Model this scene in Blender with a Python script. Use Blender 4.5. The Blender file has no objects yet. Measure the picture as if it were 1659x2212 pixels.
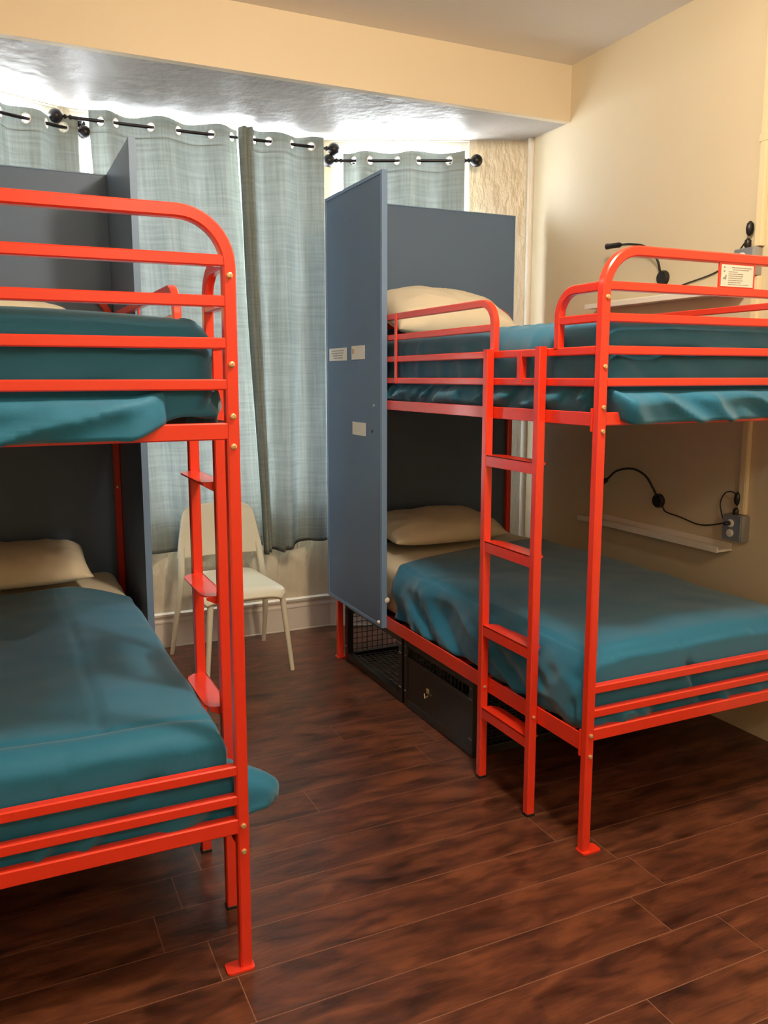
import bpy, bmesh, math, random
from mathutils import Vector, Matrix, noise
random.seed(7)
C = bpy.context.scene.collection
PI = math.pi

# ------------------------------------------------------------------ materials
def mat(name, col, rough=.5, metal=0., bump=0., bscale=60., coat=0., sheen=0., spec=.5, var=0., vscale=3., stretch=(1,1,1), detail=3., bdist=.01):
    m = bpy.data.materials.new(name); m.use_nodes = True
    nt = m.node_tree; b = nt.nodes['Principled BSDF']
    b.inputs['Base Color'].default_value = (*col, 1)
    b.inputs['Roughness'].default_value = rough
    b.inputs['Metallic'].default_value = metal
    b.inputs['Coat Weight'].default_value = coat
    b.inputs['Coat Roughness'].default_value = .12
    b.inputs['Sheen Weight'].default_value = sheen
    b.inputs['Specular IOR Level'].default_value = spec
    tc = nt.nodes.new('ShaderNodeTexCoord')
    mp = nt.nodes.new('ShaderNodeMapping'); mp.inputs['Scale'].default_value = stretch
    nt.links.new(tc.outputs['Object'], mp.inputs['Vector'])
    if var:
        n = nt.nodes.new('ShaderNodeTexNoise'); n.inputs['Scale'].default_value = vscale
        n.inputs['Detail'].default_value = 4
        nt.links.new(mp.outputs[0], n.inputs['Vector'])
        mx = nt.nodes.new('ShaderNodeMix'); mx.data_type = 'RGBA'
        mx.inputs[6].default_value = (*[c*(1-var) for c in col], 1)
        mx.inputs[7].default_value = (*[min(1, c*(1+var)) for c in col], 1)
        nt.links.new(n.outputs['Fac'], mx.inputs[0]); nt.links.new(mx.outputs[2], b.inputs['Base Color'])
    if bump:
        n = nt.nodes.new('ShaderNodeTexNoise'); n.inputs['Scale'].default_value = bscale
        n.inputs['Detail'].default_value = detail
        nt.links.new(mp.outputs[0], n.inputs['Vector'])
        bp = nt.nodes.new('ShaderNodeBump'); bp.inputs['Strength'].default_value = bump
        bp.inputs['Distance'].default_value = bdist
        nt.links.new(n.outputs['Fac'], bp.inputs['Height']); nt.links.new(bp.outputs[0], b.inputs['Normal'])
    return m

M = {}
M['wall'] = mat('cream_wall_paint', (.70,.60,.42), .55, bump=.05, bscale=9, var=.02)
M['beam'] = mat('cream_beam_paint', (.74,.62,.44), .6, bump=.04, bscale=12, var=.02)
M['ceiling'] = mat('ceiling_paint', (.86,.82,.77), .7, bump=.03, bscale=20, var=.02)
M['plaster'] = mat('glossy_troweled_plaster', (.68,.58,.42), .3, bump=.8, bscale=22, stretch=(1,1,.45), var=.05, detail=4, bdist=.02)
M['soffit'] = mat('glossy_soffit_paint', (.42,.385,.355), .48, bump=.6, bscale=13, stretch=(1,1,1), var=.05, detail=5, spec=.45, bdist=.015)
M['trim'] = mat('white_trim_paint', (.80,.72,.62), .32, bump=.02, bscale=30)
M['red'] = mat('red_powder_coat', (.80,.040,.014), .3, coat=.55, bump=.015, bscale=200)
M['blue'] = mat('blue_grey_panel', (.10,.16,.26), .48, bump=.03, bscale=90, var=.03)
M['blue_edge'] = mat('blue_grey_edge', (.15,.25,.41), .4, bump=.02, bscale=90)
M['teal'] = mat('teal_cotton', (.007,.145,.27), .62, bump=.12, bscale=420, sheen=.25, var=.06, vscale=5, spec=.35)
M['cream'] = mat('cream_cotton', (.80,.71,.54), .8, bump=.15, bscale=380, sheen=.15, var=.02)
M['ticking'] = mat('mattress_fabric', (.05,.06,.065), .85, bump=.1, bscale=300)
M['black'] = mat('black_plastic', (.012,.011,.010), .38, bump=.02, bscale=100)
M['cage'] = mat('black_cage_steel', (.010,.009,.009), .35, coat=.2, bump=.02, bscale=100)
M['rod'] = mat('bronze_rod_metal', (.022,.020,.022), .35, metal=.5, bump=.02, bscale=80)
M['brass'] = mat('brass_bolt', (.80,.60,.33), .3, metal=.7, bump=.02, bscale=200)
M['steel'] = mat('galvanised_steel', (.42,.44,.46), .38, metal=.75, bump=.05, bscale=60, var=.08)
M['chair'] = mat('cream_chair_plastic', (.80,.76,.60), .42, bump=.02, bscale=100)
M['shelf'] = mat('white_shelf_paint', (.85,.80,.72), .4, bump=.02, bscale=60)
M['raceway'] = mat('cream_raceway_paint', (.82,.70,.44), .4, bump=.02, bscale=60)
M['paper'] = mat('paper', (.80,.77,.68), .8, bump=.03, bscale=200, var=.03)
M['ink'] = mat('ink', (.30,.28,.27), .8, bump=.01, bscale=50)
M['ink_orange'] = mat('orange_ink', (.65,.38,.22), .8, bump=.01, bscale=50)
M['white_plastic'] = mat('white_plastic', (.82,.80,.74), .4, bump=.01, bscale=50)
M['gap'] = mat('plank_seam', (.26,.125,.078), .5, bump=.02, bscale=60)
M['winframe'] = mat('white_window_frame', (.85,.86,.88), .4, bump=.02, bscale=50)

def floor_mat():
    m = bpy.data.materials.new('dark_laminate_planks'); m.use_nodes = True
    nt = m.node_tree; b = nt.nodes['Principled BSDF']; L = nt.links
    at = nt.nodes.new('ShaderNodeAttribute'); at.attribute_name = 'plank'
    geo = nt.nodes.new('ShaderNodeTexCoord')
    off = nt.nodes.new('ShaderNodeVectorMath'); off.operation = 'MULTIPLY_ADD'
    off.inputs[1].default_value = (31, 17, 5)
    L.new(at.outputs['Color'], off.inputs[0]); L.new(geo.outputs['Object'], off.inputs[2])
    mp = nt.nodes.new('ShaderNodeMapping'); mp.inputs['Scale'].default_value = (1.4, 4.6, 1)
    L.new(off.outputs[0], mp.inputs['Vector'])
    n1 = nt.nodes.new('ShaderNodeTexNoise'); n1.inputs['Scale'].default_value = 3.4; n1.inputs['Detail'].default_value = 7; n1.inputs['Roughness'].default_value = .62; n1.inputs['Distortion'].default_value = .6
    L.new(mp.outputs[0], n1.inputs['Vector'])
    cr = nt.nodes.new('ShaderNodeValToRGB'); e = cr.color_ramp.elements
    e[0].position = .33; e[0].color = (.036,.015,.011,1); e[1].position = .66; e[1].color = (.165,.056,.026,1)
    k = e.new(.48); k.color = (.088,.030,.0165,1)
    L.new(n1.outputs['Fac'], cr.inputs[0])
    mp2 = nt.nodes.new('ShaderNodeMapping'); mp2.inputs['Scale'].default_value = (2.2, 5, 1)
    L.new(off.outputs[0], mp2.inputs['Vector'])
    n2 = nt.nodes.new('ShaderNodeTexNoise'); n2.inputs['Scale'].default_value = 3.; n2.inputs['Detail'].default_value = 3
    L.new(mp2.outputs[0], n2.inputs['Vector'])
    r2 = nt.nodes.new('ShaderNodeValToRGB'); r2.color_ramp.elements[0].position = .30; r2.color_ramp.elements[0].color = (.50,.48,.48,1)
    r2.color_ramp.elements[1].position = .45; r2.color_ramp.elements[1].color = (1,1,1,1)
    L.new(n2.outputs['Fac'], r2.inputs[0])
    mx = nt.nodes.new('ShaderNodeMix'); mx.data_type = 'RGBA'; mx.blend_type = 'MULTIPLY'; mx.inputs[0].default_value = 1
    L.new(cr.outputs[0], mx.inputs[6]); L.new(r2.outputs[0], mx.inputs[7])
    L.new(mx.outputs[2], b.inputs['Base Color'])
    b.inputs['Roughness'].default_value = .29
    b.inputs['Specular IOR Level'].default_value = .45
    n3 = nt.nodes.new('ShaderNodeTexNoise'); n3.inputs['Scale'].default_value = 9
    mp3 = nt.nodes.new('ShaderNodeMapping'); mp3.inputs['Scale'].default_value = (1, 14, 1)
    L.new(off.outputs[0], mp3.inputs['Vector']); L.new(mp3.outputs[0], n3.inputs['Vector'])
    bp = nt.nodes.new('ShaderNodeBump'); bp.inputs['Strength'].default_value = .12; bp.inputs['Distance'].default_value = .01
    L.new(n3.outputs['Fac'], bp.inputs['Height']); L.new(bp.outputs[0], b.inputs['Normal'])
    return m
M['floor'] = floor_mat()

def curtain_mat():
    m = bpy.data.materials.new('sage_woven_curtain'); m.use_nodes = True
    nt = m.node_tree; L = nt.links; nt.nodes.remove(nt.nodes['Principled BSDF']); out = nt.nodes['Material Output']
    uv = nt.nodes.new('ShaderNodeTexCoord')
    facs = []
    for sc in ((70, 2.5, 1), (2.5, 60, 1)):
        mp = nt.nodes.new('ShaderNodeMapping'); mp.inputs['Scale'].default_value = sc
        L.new(uv.outputs['UV'], mp.inputs['Vector'])
        n = nt.nodes.new('ShaderNodeTexNoise'); n.inputs['Scale'].default_value = 1.; n.inputs['Detail'].default_value = 5; n.inputs['Roughness'].default_value = .7
        L.new(mp.outputs[0], n.inputs['Vector']); facs.append(n)
    ad = nt.nodes.new('ShaderNodeMath'); ad.operation = 'ADD'
    L.new(facs[0].outputs['Fac'], ad.inputs[0]); L.new(facs[1].outputs['Fac'], ad.inputs[1])
    hf = nt.nodes.new('ShaderNodeMapRange'); hf.inputs[1].default_value = .75; hf.inputs[2].default_value = 1.25
    L.new(ad.outputs[0], hf.inputs[0])
    def ramp(c0, c1):
        mx = nt.nodes.new('ShaderNodeMix'); mx.data_type = 'RGBA'; mx.inputs[6].default_value = (*c0,1); mx.inputs[7].default_value = (*c1,1)
        L.new(hf.outputs[0], mx.inputs[0]); return mx.outputs[2]
    d = nt.nodes.new('ShaderNodeBsdfDiffuse'); L.new(ramp((.21,.235,.20),(.31,.335,.29)), d.inputs['Color'])
    t = nt.nodes.new('ShaderNodeBsdfTranslucent'); L.new(ramp((.50,.545,.54),(.75,.79,.785)), t.inputs['Color'])
    mx = nt.nodes.new('ShaderNodeMixShader'); mx.inputs[0].default_value = CURT_T
    L.new(d.outputs[0], mx.inputs[1]); L.new(t.outputs[0], mx.inputs[2]); L.new(mx.outputs[0], out.inputs['Surface'])
    return m
CURT_T = .20
M['curtain'] = curtain_mat()

def glass_mat():
    m = bpy.data.materials.new('window_glass'); m.use_nodes = True
    nt = m.node_tree; nt.nodes.remove(nt.nodes['Principled BSDF'])
    g = nt.nodes.new('ShaderNodeBsdfGlossy'); g.inputs['Roughness'].default_value = .02
    t = nt.nodes.new('ShaderNodeBsdfTransparent'); t.inputs[0].default_value = (.96,.98,.98,1)
    mx = nt.nodes.new('ShaderNodeMixShader'); mx.inputs[0].default_value = .06
    nt.links.new(t.outputs[0], mx.inputs[1]); nt.links.new(g.outputs[0], mx.inputs[2])
    nt.links.new(mx.outputs[0], nt.nodes['Material Output'].inputs['Surface'])
    return m
M['glass'] = glass_mat()

# ------------------------------------------------------------------ mesh helpers
def link(name, bm, m, parent=None, smooth=False, recalc=True):
    if recalc: bmesh.ops.recalc_face_normals(bm, faces=bm.faces[:])
    me = bpy.data.meshes.new(name); bm.to_mesh(me); bm.free()
    o = bpy.data.objects.new(name, me); C.objects.link(o)
    me.materials.append(m)
    if smooth is True:
        for p in me.polygons: p.use_smooth = True
    elif smooth:
        for p in me.polygons: p.use_smooth = True
        try: me.set_sharp_from_angle(angle=math.radians(smooth))
        except Exception: pass
    if parent: o.parent = parent
    return o
def tag(o, label=None, cat=None, group=None, kind=None):
    if label: o['label'] = label
    if cat: o['category'] = cat
    if group: o['group'] = group
    if kind: o['kind'] = kind
    return o
def thing(name, label, cat, loc=(0,0,0), group=None, rz=0):
    o = bpy.data.objects.new(name, None); C.objects.link(o); o.location = loc; o.rotation_euler = (0,0,rz)
    o.empty_display_size = .05
    return tag(o, label, cat, group)

def box(bm, x0, x1, y0, y1, z0, z1, bev=0.):
    v = [bm.verts.new((x,y,z)) for x in (x0,x1) for y in (y0,y1) for z in (z0,z1)]
    fs = [(0,1,3,2),(4,6,7,5),(0,4,5,1),(2,3,7,6),(0,2,6,4),(1,5,7,3)]
    F = [bm.faces.new([v[i] for i in f]) for f in fs]
    if bev:
        es = list({e for f in F for e in f.edges})
        bmesh.ops.bevel(bm, geom=es, offset=bev, segments=2, affect='EDGES', profile=.5)
    return bm
def quad(bm, pts):
    bm.faces.new([bm.verts.new(p) for p in pts]); return bm
def prism(bm, poly, axis, a, b):
    """extrude 2D polygon along axis index"""
    def P(p, t):
        q = list(p); q.insert(axis, t); return q
    A = [bm.verts.new(P(p,a)) for p in poly]; B = [bm.verts.new(P(p,b)) for p in poly]
    n = len(poly)
    bm.faces.new(A); bm.faces.new(B[::-1])
    for i in range(n): bm.faces.new([A[i],B[i],B[(i+1)%n],A[(i+1)%n]])
    return bm
def sweep(bm, pts, w, h, nrm, ch=.004):
    """square tube along a planar path; w in plane, h along the plane normal"""
    pts = [Vector(p) for p in pts]; nrm = Vector(nrm).normalized(); rings = []
    for i, p in enumerate(pts):
        d0 = (p-pts[i-1]).normalized() if i else None
        d1 = (pts[i+1]-p).normalized() if i < len(pts)-1 else None
        t = ((d0 or d1)+(d1 or d0)).normalized()
        s = 1/max(.5, t.dot(d1 or d0))
        a = nrm.cross(t).normalized()
        W, H = w/2, h/2
        sec = [(-W+ch,-H),(W-ch,-H),(W,-H+ch),(W,H-ch),(W-ch,H),(-W+ch,H),(-W,H-ch),(-W,-H+ch)]
        rings.append([bm.verts.new(p+a*u*s+nrm*v) for u,v in sec])
    for r0, r1 in zip(rings, rings[1:]):
        for k in range(8): bm.faces.new([r0[k],r0[(k+1)%8],r1[(k+1)%8],r1[k]])
    bm.faces.new(rings[0]); bm.faces.new(rings[-1][::-1])
    return bm
def tube(bm, pts, r, n=10, caps=True):
    pts = [Vector(p) for p in pts]; rings = []
    rr = r if isinstance(r, (list, tuple)) else [r]*len(pts)
    t0 = (pts[1]-pts[0]).normalized()
    a = t0.orthogonal().normalized()
    for i, p in enumerate(pts):
        t = (pts[min(i+1,len(pts)-1)]-pts[max(i-1,0)]).normalized()
        a = (a - t*a.dot(t)).normalized(); b = t.cross(a)
        rings.append([bm.verts.new(p+(a*math.cos(2*PI*k/n)+b*math.sin(2*PI*k/n))*rr[i]) for k in range(n)])
    for r0, r1 in zip(rings, rings[1:]):
        for k in range(n): bm.faces.new([r0[k],r0[(k+1)%n],r1[(k+1)%n],r1[k]])
    if caps: bm.faces.new(rings[0][::-1]); bm.faces.new(rings[-1])
    return bm
def lathe(bm, prof, origin, axis, n=20):
    """prof: list of (along, radius)"""
    o = Vector(origin); ax = Vector(axis).normalized()
    return tube_prof(bm, [o+ax*t for t,_ in prof], [max(r,1e-4) for _,r in prof], ax, n)
def tube_prof(bm, cs, rs, ax, n):
    a = ax.orthogonal().normalized(); b = ax.cross(a); rings = []
    for c, r in zip(cs, rs):
        rings.append([bm.verts.new(c+(a*math.cos(2*PI*k/n)+b*math.sin(2*PI*k/n))*r) for k in range(n)])
    for r0, r1 in zip(rings, rings[1:]):
        for k in range(n): bm.faces.new([r0[k],r0[(k+1)%n],r1[(k+1)%n],r1[k]])
    bm.faces.new(rings[0][::-1]); bm.faces.new(rings[-1]); return bm
def arc(c, r, a0, a1, n=8):
    return [(c[0]+r*math.cos(a0+(a1-a0)*i/n), c[1]+r*math.sin(a0+(a1-a0)*i/n)) for i in range(n+1)]
def smoothpath(pts, k=6):
    """Catmull-Rom"""
    P = [Vector(p) for p in pts]; P = [P[0]*2-P[1]]+P+[P[-1]*2-P[-2]]; out = []
    for i in range(1, len(P)-2):
        for j in range(k):
            t = j/k; a,b,c,d = P[i-1:i+3]
            out.append(.5*((2*b)+(c-a)*t+(2*a-5*b+4*c-d)*t*t+(3*b-a-3*c+d)*t**3))
    out.append(P[-2]); return out
def B(): return bmesh.new()

# ------------------------------------------------------------------ room
XW, XLW = 2.844, -.65          # right and left wall
YBAY = 4.06; YC = 4.538        # where the bay starts, the bay's middle wall
YB, ZB, ZC = 3.70, 2.816, 3.095
YK = -2.2                      # wall behind the camera
CX0, CX1 = .41, 1.80
WS, WT = .72, 2.812             # window sill and head heights
def S(name, bm, m, smooth=False, parent=None, recalc=True):
    o = link(name, bm, m, parent, smooth, recalc)
    if not parent: tag(o, kind='structure')
    return o

# floor of individual planks in one mesh
def build_floor():
    bm = B(); col = bm.loops.layers.float_color.new('plank')
    w, Lp, g = .1637, 1.261, .0014
    joint = {0:.327, -1:.441, -2:.479, -3:.603-.26, -4:.505}
    rng = random.Random(3); seams = []
    y00 = 2.0225
    for r in range(-26, 17):
        y0 = y00+r*w; y1 = y0+w
        j0 = joint.get(r, rng.uniform(0, Lp))
        x = j0-Lp*math.ceil((j0-XLW)/Lp)
        while x < XW:
            a, b = max(x, XLW), min(x+Lp, XW)
            if b > a+.01:
                f = bm.faces.new([bm.verts.new(p) for p in ((a+g,y0+g,0),(b-g,y0+g,0),(b-g,y1-g,0),(a+g,y1-g,0))])
                c = (rng.random(), rng.random(), rng.random(), 1)
                for l in f.loops: l[col] = c
            x += Lp
    quad(bm, [(XLW-.1,YK-.1,-.0006),(XW+.1,YK-.1,-.0006),(XW+.1,YC+.1,-.0006),(XLW-.1,YC+.1,-.0006)])
    bm.faces.ensure_lookup_table(); bm.faces[-1].material_index = 1
    prism(bm, [(XLW-.1,YK-.1),(XW+.1,YK-.1),(XW+.1,YC+.1),(XLW-.1,YC+.1)], 2, -.12, -.01)
    for f in bm.faces[-6:]: f.material_index = 1
    o = S('floor', bm, M['floor'], recalc=False); o.data.materials.append(M['gap'])
    return o
build_floor()
S('ceiling', box(B(), XLW-.1, XW+.1, YK-.1, YB+.0, ZC, ZC+.1), M['ceiling'])
# beam front and soffit over the bay
S('wall_beam', box(B(), XLW, XW, YB, YB+.04, ZB, ZC+.02), M['beam'])
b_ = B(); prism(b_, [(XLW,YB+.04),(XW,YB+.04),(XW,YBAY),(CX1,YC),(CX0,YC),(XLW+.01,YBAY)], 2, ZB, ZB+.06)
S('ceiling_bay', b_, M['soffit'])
S('wall_right', box(B(), XW, XW+.1, YK-.1, YBAY+.05, -.05, ZC+.05), M['wall'])
S('wall_left', box(B(), XLW-.1, XLW, YK-.1, YBAY+.05, -.05, ZC+.05), M['wall'])
S('wall_back', box(B(), XLW-.1, XW+.1, YK-.1, YK, -.05, ZC+.05), M['wall'])

def wall_seg(name, p0, p1, u0, u1, win, zs=WS, zt=WT):
    """wall from p0 to p1 (room side) with a window hole between u0 and u1 (metres along); frame and glass named win"""
    p0 = Vector((*p0,0)); p1 = Vector((*p1,0)); d = (p1-p0); Lg = d.length; d.normalize()
    n = Vector((-d.y, d.x, 0))     # outward (away from the room)
    if n.y < 0: n = -n
    T = .14
    def P(u, z, t): return p0+d*u+n*t+Vector((0,0,z))
    def blk(bm, a, b, z0, z1, t0=0., t1=T):
        v = [bm.verts.new(P(u,z,t)) for u in (a,b) for t in (t0,t1) for z in (z0,z1)]
        for f in [(0,1,3,2),(4,6,7,5),(0,4,5,1),(2,3,7,6),(0,2,6,4),(1,5,7,3)]: bm.faces.new([v[i] for i in f])
    bm = B()
    blk(bm, 0, u0, -.05, ZB+.05); blk(bm, u1, Lg, -.05, ZB+.05)
    blk(bm, u0, u1, -.05, zs); blk(bm, u0, u1, zt, ZB+.05)
    S(name, bm, M['plaster'])
    w = tag(bpy.data.objects.new(win, None), kind='structure'); C.objects.link(w)
    w.location = P((u0+u1)/2, zs, .07); off = -w.location
    f = B(); fw = .045
    blk(f, u0, u0+fw, zs, zt, .03, .10); blk(f, u1-fw, u1, zs, zt, .03, .10)
    blk(f, u0+fw, u1-fw, zs, zs+fw, .03, .10); blk(f, u0+fw, u1-fw, zt-.02, zt, .03, .10)
    zm = (zs+zt)/2; blk(f, u0+fw, u1-fw, zm-.02, zm+.02, .035, .095)
    fo = S('window_frame', f, M['winframe'], parent=w); fo.data.transform(Matrix.Translation(off))
    g = B()
    for a, b in ((zs+fw, zm-.02), (zm+.02, zt-.02)):
        blk(g, u0+fw, u1-fw, a, b, .062, .068)
    go = S('window_glass', g, M['glass'], parent=w); go.data.transform(Matrix.Translation(off))
    s = B(); blk(s, u0-.02, u1+.02, zs-.025, zs, -.006, .03)
    so = S('window_sill', s, M['winframe'], parent=w); so.data.transform(Matrix.Translation(off))
    return P
wall_seg('wall_bay_middle', (CX0,YC), (CX1,YC), .03, 1.36, 'window_1')
wall_seg('wall_bay_right', (CX1,YC), (XW+.012,YBAY-.005), .03, .81, 'window_2')
wall_seg('wall_bay_left', (CX0,YC), (XLW-.012,YBAY-.005), .03, .81, 'window_3')

def baseboard(name, p0, p1):
    p0 = Vector((*p0,0)); p1 = Vector((*p1,0)); d = (p1-p0); Lg = d.length; d.normalize()
    n = Vector((d.y, -d.x, 0))
    if n.y > 0: n = -n
    prof = [(0,0),(.016,0),(.016,.006),(.013,.008),(.013,.135),(.017,.140),(.017,.150),(.011,.156),(.011,.166),(.018,.172),(.024,.180),(.026,.192),(.0,.198)]
    bm = B()
    A = [bm.verts.new(p0+n*(t+.0005)+Vector((0,0,z))) for t,z in prof]; E = [bm.verts.new(p1+n*(t+.0005)+Vector((0,0,z))) for t,z in prof]
    k = len(prof); bm.faces.new(A); bm.faces.new(E[::-1])
    for i in range(k): bm.faces.new([A[i],E[i],E[(i+1)%k],A[(i+1)%k]])
    S(name, bm, M['trim'])
baseboard('baseboard_middle', (CX0,YC), (CX1,YC))
baseboard('baseboard_right', (CX1,YC), (XW,YBAY))
baseboard('baseboard_left', (XLW,YBAY), (CX0,YC))
# rounded white corner bead where the bay meets the right wall
bm = B(); tube(bm, [(XW-.002,4.034,0),(XW-.002,4.034,ZB)], .022, 20); S('trim_1', bm, M['trim'], smooth=40)

# ------------------------------------------------------------------ curtains, rods
def rod(origin, d, s0, s1, z, name_label, nrm):
    o = Vector((origin[0],origin[1],z)); d = Vector((*d,0)).normalized(); n = Vector((*nrm,0)).normalized()
    t = thing('curtain_rod', name_label, 'curtain rod', o, 'curtain rods of the bay')
    bm = B(); tube(bm, [d*s0, d*s1], .0085, 14); link('rod', bm, M['rod'], t, 40)
    for s, q in ((s0,-1),(s1,1)):
        bm = B(); r = .034
        prof = [(-.012,.009),(-.004,.013),(.0,.013),(.004,.008),(.012,.007),(.018,.012),(.024,.013),(.028,.008),(.030,.010)]
        prof += [(.030+r-r*math.cos(a*PI/10), max(.0005, r*math.sin(a*PI/10))) for a in range(3, 11)]
        lathe(bm, prof, d*s, d*q, 18)
        fo = link('finial', bm, M['rod'], t, 60)
    for s in (s0+.06, s1-.06):
        bm = B(); tube(bm, [d*s, d*s+n*.085], .006, 10); lathe(bm, [(0,.022),(.006,.022)], d*s+n*.082, n, 16)
        link('bracket', bm, M['rod'], t, 40)
    return t
NR = Vector((.412,.911)).normalized(); NL = Vector((-.412,.911)).normalized()
DR = (.911,-.412); DL = (-.911,-.412)
OR = (CX1-NR.x*.09, YC-NR.y*.09); OL = (CX0-NL.x*.09, YC-NL.y*.09)
rod((0,4.44), (1,0), .43, 1.745, 2.745, 'dark curtain rod with ball finials across the middle window, the highest rod', (0,1))
rod(OR, DR, .085, .775, 2.684, 'dark curtain rod with ball finials over the right bay window', NR)
rod(OL, DL, .005, .98, 2.694, 'dark curtain rod with ball finials over the left bay window', NL)

def curtain(label, origin, d, n, holes, e0, e1, zr, zb, sgn=1, amp=.036, lean=0., fold=None, seed=1, zb_fun=None):
    """grommet curtain; crosses the rod line at each hole. d along rod, n away from the room"""
    o = Vector((origin[0], origin[1], zr)); d = Vector((*d,0)).normalized(); n = Vector((*n,0)).normalized()
    t = thing('curtain', label, 'curtain', o, 'sage green grommet curtains')
    hs = [e0-(holes[0]-e0 if holes[0]-e0 < .04 else .0)]+list(holes)+[e1]
    hs[0] = e0
    def off(s):
        for i in range(len(hs)-1):
            if s <= hs[i+1] or i == len(hs)-2:
                a, b = hs[i], hs[i+1]; u = (s-a)/(b-a); u = min(1, max(0, u))
                sg = sgn*(-1)**i
                A = amp*min(1, (b-a)/.12)
                if i == 0: return sg*A*math.cos(u*PI/2)
                if i == len(hs)-2: return sg*A*math.sin(u*PI/2)
                return sg*A*math.sin(u*PI)
        return 0
    zt = .046; H = zr-zb
    ns = max(40, int((e1-e0)/.006)); 
    zlist = [zt-.006*k for k in range(14)]
    z = zlist[-1]
    while z > -(H-.02): z -= .028; zlist.append(z)
    zlist.append(-H)
    bm = B(); uvl = bm.loops.layers.uv.new('UVMap'); grid = []
    arcl = 0; prev = None; us = []
    for i in range(ns+1):
        s = e0+(e1-e0)*i/ns; p = (s, off(s))
        if prev: arcl += math.hypot(p[0]-prev[0], p[1]-prev[1])
        us.append(arcl); prev = p
    for z in zlist:
        row = []; f = min(1, max(0, (zt-.08-z)/(H))); f2 = f*f*(3-2*f)
        for i in range(ns+1):
            s = e0+(e1-e0)*i/ns
            y = off(s)
            ph = noise.noise(Vector((s*4+seed*9, f*1.5, seed)))
            y2 = y*(1-.15*f)+.024*f*math.sin((s-e0)*2*PI/.21+seed+ph*3)+.012*f*noise.noise(Vector((s*14, f*4, seed*3)))
            x2 = s+lean*f+.02*f*ph+fold(s,f)[0] if fold else s+lean*f+.02*f*ph
            if fold: y2 += fold(s,f)[1]
            y2 = min(y2, .074)
            zz = z
            if z == zlist[-1] or f > .9:
                zz = z+(.010*math.sin(s*22+seed)+(zb_fun(s) if zb_fun else 0))*max(0,(f-.9)/.1)
            zz += .006*math.cos((s)*2*PI/.28)*(1 if z > zt-.02 else 0)
            row.append(bm.verts.new(d*x2+n*y2+Vector((0,0,zz))))
        grid.append(row)
    bm.verts.ensure_lookup_table()
    for r in range(len(zlist)-1):
        for i in range(ns):
            zc = (zlist[r]+zlist[r+1])/2
            if any(math.hypot((us[i]+us[i+1])/2-hu, zc) < .021 for hu in [us[min(ns,max(0,round((h-e0)/(e1-e0)*ns)))] for h in holes]) : continue
            f = bm.faces.new([grid[r][i],grid[r][i+1],grid[r+1][i+1],grid[r+1][i]])
            for l, (a, b) in zip(f.loops, ((i,r),(i+1,r),(i+1,r+1),(i,r+1))): l[uvl].uv = (us[a], zlist[b])
    grid_co = [[v.co.copy() for v in row] for row in grid]
    c = link('curtain_panel', bm, M['curtain'], t, True, recalc=False)
    md = c.modifiers.new('t', 'SOLIDIFY'); md.thickness = .0012
    if fold:      # doubled-over bunched edge hanging behind the front layer
        bm = B(); rows = []
        for r_ in range(len(zlist)):
            rows.append([bm.verts.new(grid_co[r_][i]+n*(.014+.010*math.sin(i*.9))) for i in range(0, int(ns*.14))])
        for a_, b_ in zip(rows, rows[1:]):
            for i in range(len(a_)-1): bm.faces.new([a_[i],a_[i+1],b_[i+1],b_[i]])
        link('folded_edge', bm, M['curtain'], t, True)
    # header stitching band and eyelet rings
    bm = B(); rows = []
    for z in (-.052, -.056):
        row = []
        for i in range(ns+1):
            s = e0+(e1-e0)*i/ns; row.append(d*s+n*(off(s)-.0016)+Vector((0,0,z)))
        rows.append([bm.verts.new(p) for p in row])
    for i in range(ns): bm.faces.new([rows[0][i],rows[0][i+1],rows[1][i+1],rows[1][i]])
    link('header_seam', bm, M['curtain'], t, True)
    for h in holes:
        i = round((h-e0)/(e1-e0)*ns); i = min(ns-2, max(2, i))
        s = e0+(e1-e0)*i/ns; tang = (d*.006+n*(off(s+.003)-off(s-.003))).normalized()
        bm = B(); pts = [tang*math.cos(a*2*PI/20)*.0225+Vector((0,0,1))*math.sin(a*2*PI/20)*.0225 for a in range(20)]
        cen = d*s+n*off(s)
        rings = []
        for p in pts:
            rr = p.normalized(); nn = tang.cross(Vector((0,0,1)))
            rings.append([bm.verts.new(cen+p+(rr*math.cos(q*PI/3)+nn*math.sin(q*PI/3))*.0035) for q in range(6)])
        for a in range(20):
            for q in range(6): bm.faces.new([rings[a][q],rings[a][(q+1)%6],rings[(a+1)%20][(q+1)%6],rings[(a+1)%20][q]])
        link('eyelet', bm, M['white_plastic'], t, True)
    return t
curtain('sage green curtain on the middle rod, left panel, hanging behind the cream chair', (0,4.44), (1,0), (0,1), [.575,.646,.814,.953,1.121,1.231], .52, 1.262, 2.745, .56, sgn=1, seed=1, lean=.10)
def foldB(s, f):
    k = max(0, 1-abs(s-1.30)/.055)
    return (.085*f*max(0, 1-(s-1.25)/.30), -.070*k*(1+.45*math.sin((s-1.26)*115)))
curtain('sage green curtain on the middle rod, right panel with dark bunched left edge', (0,4.44), (1,0), (0,1), [1.352,1.434,1.564,1.676], 1.258, 1.742, 2.745, .535, sgn=-1, seed=4, fold=foldB, zb_fun=lambda s: .035*max(0,(s-1.52)/.2)-.02*(s<1.45))
curtain('short visible sage curtain of the right bay window above the blue panel', OR, DR, NR, [.16,.251,.400,.521,.688], .10, .772, 2.684, .56, sgn=1, seed=6)
curtain('sage green curtain of the left bay window at the picture edge', OL, DL, NL, [.055,.14,.241,.36,.50,.62,.78,.90], -.012, .97, 2.694, .56, sgn=-1, seed=9)

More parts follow.
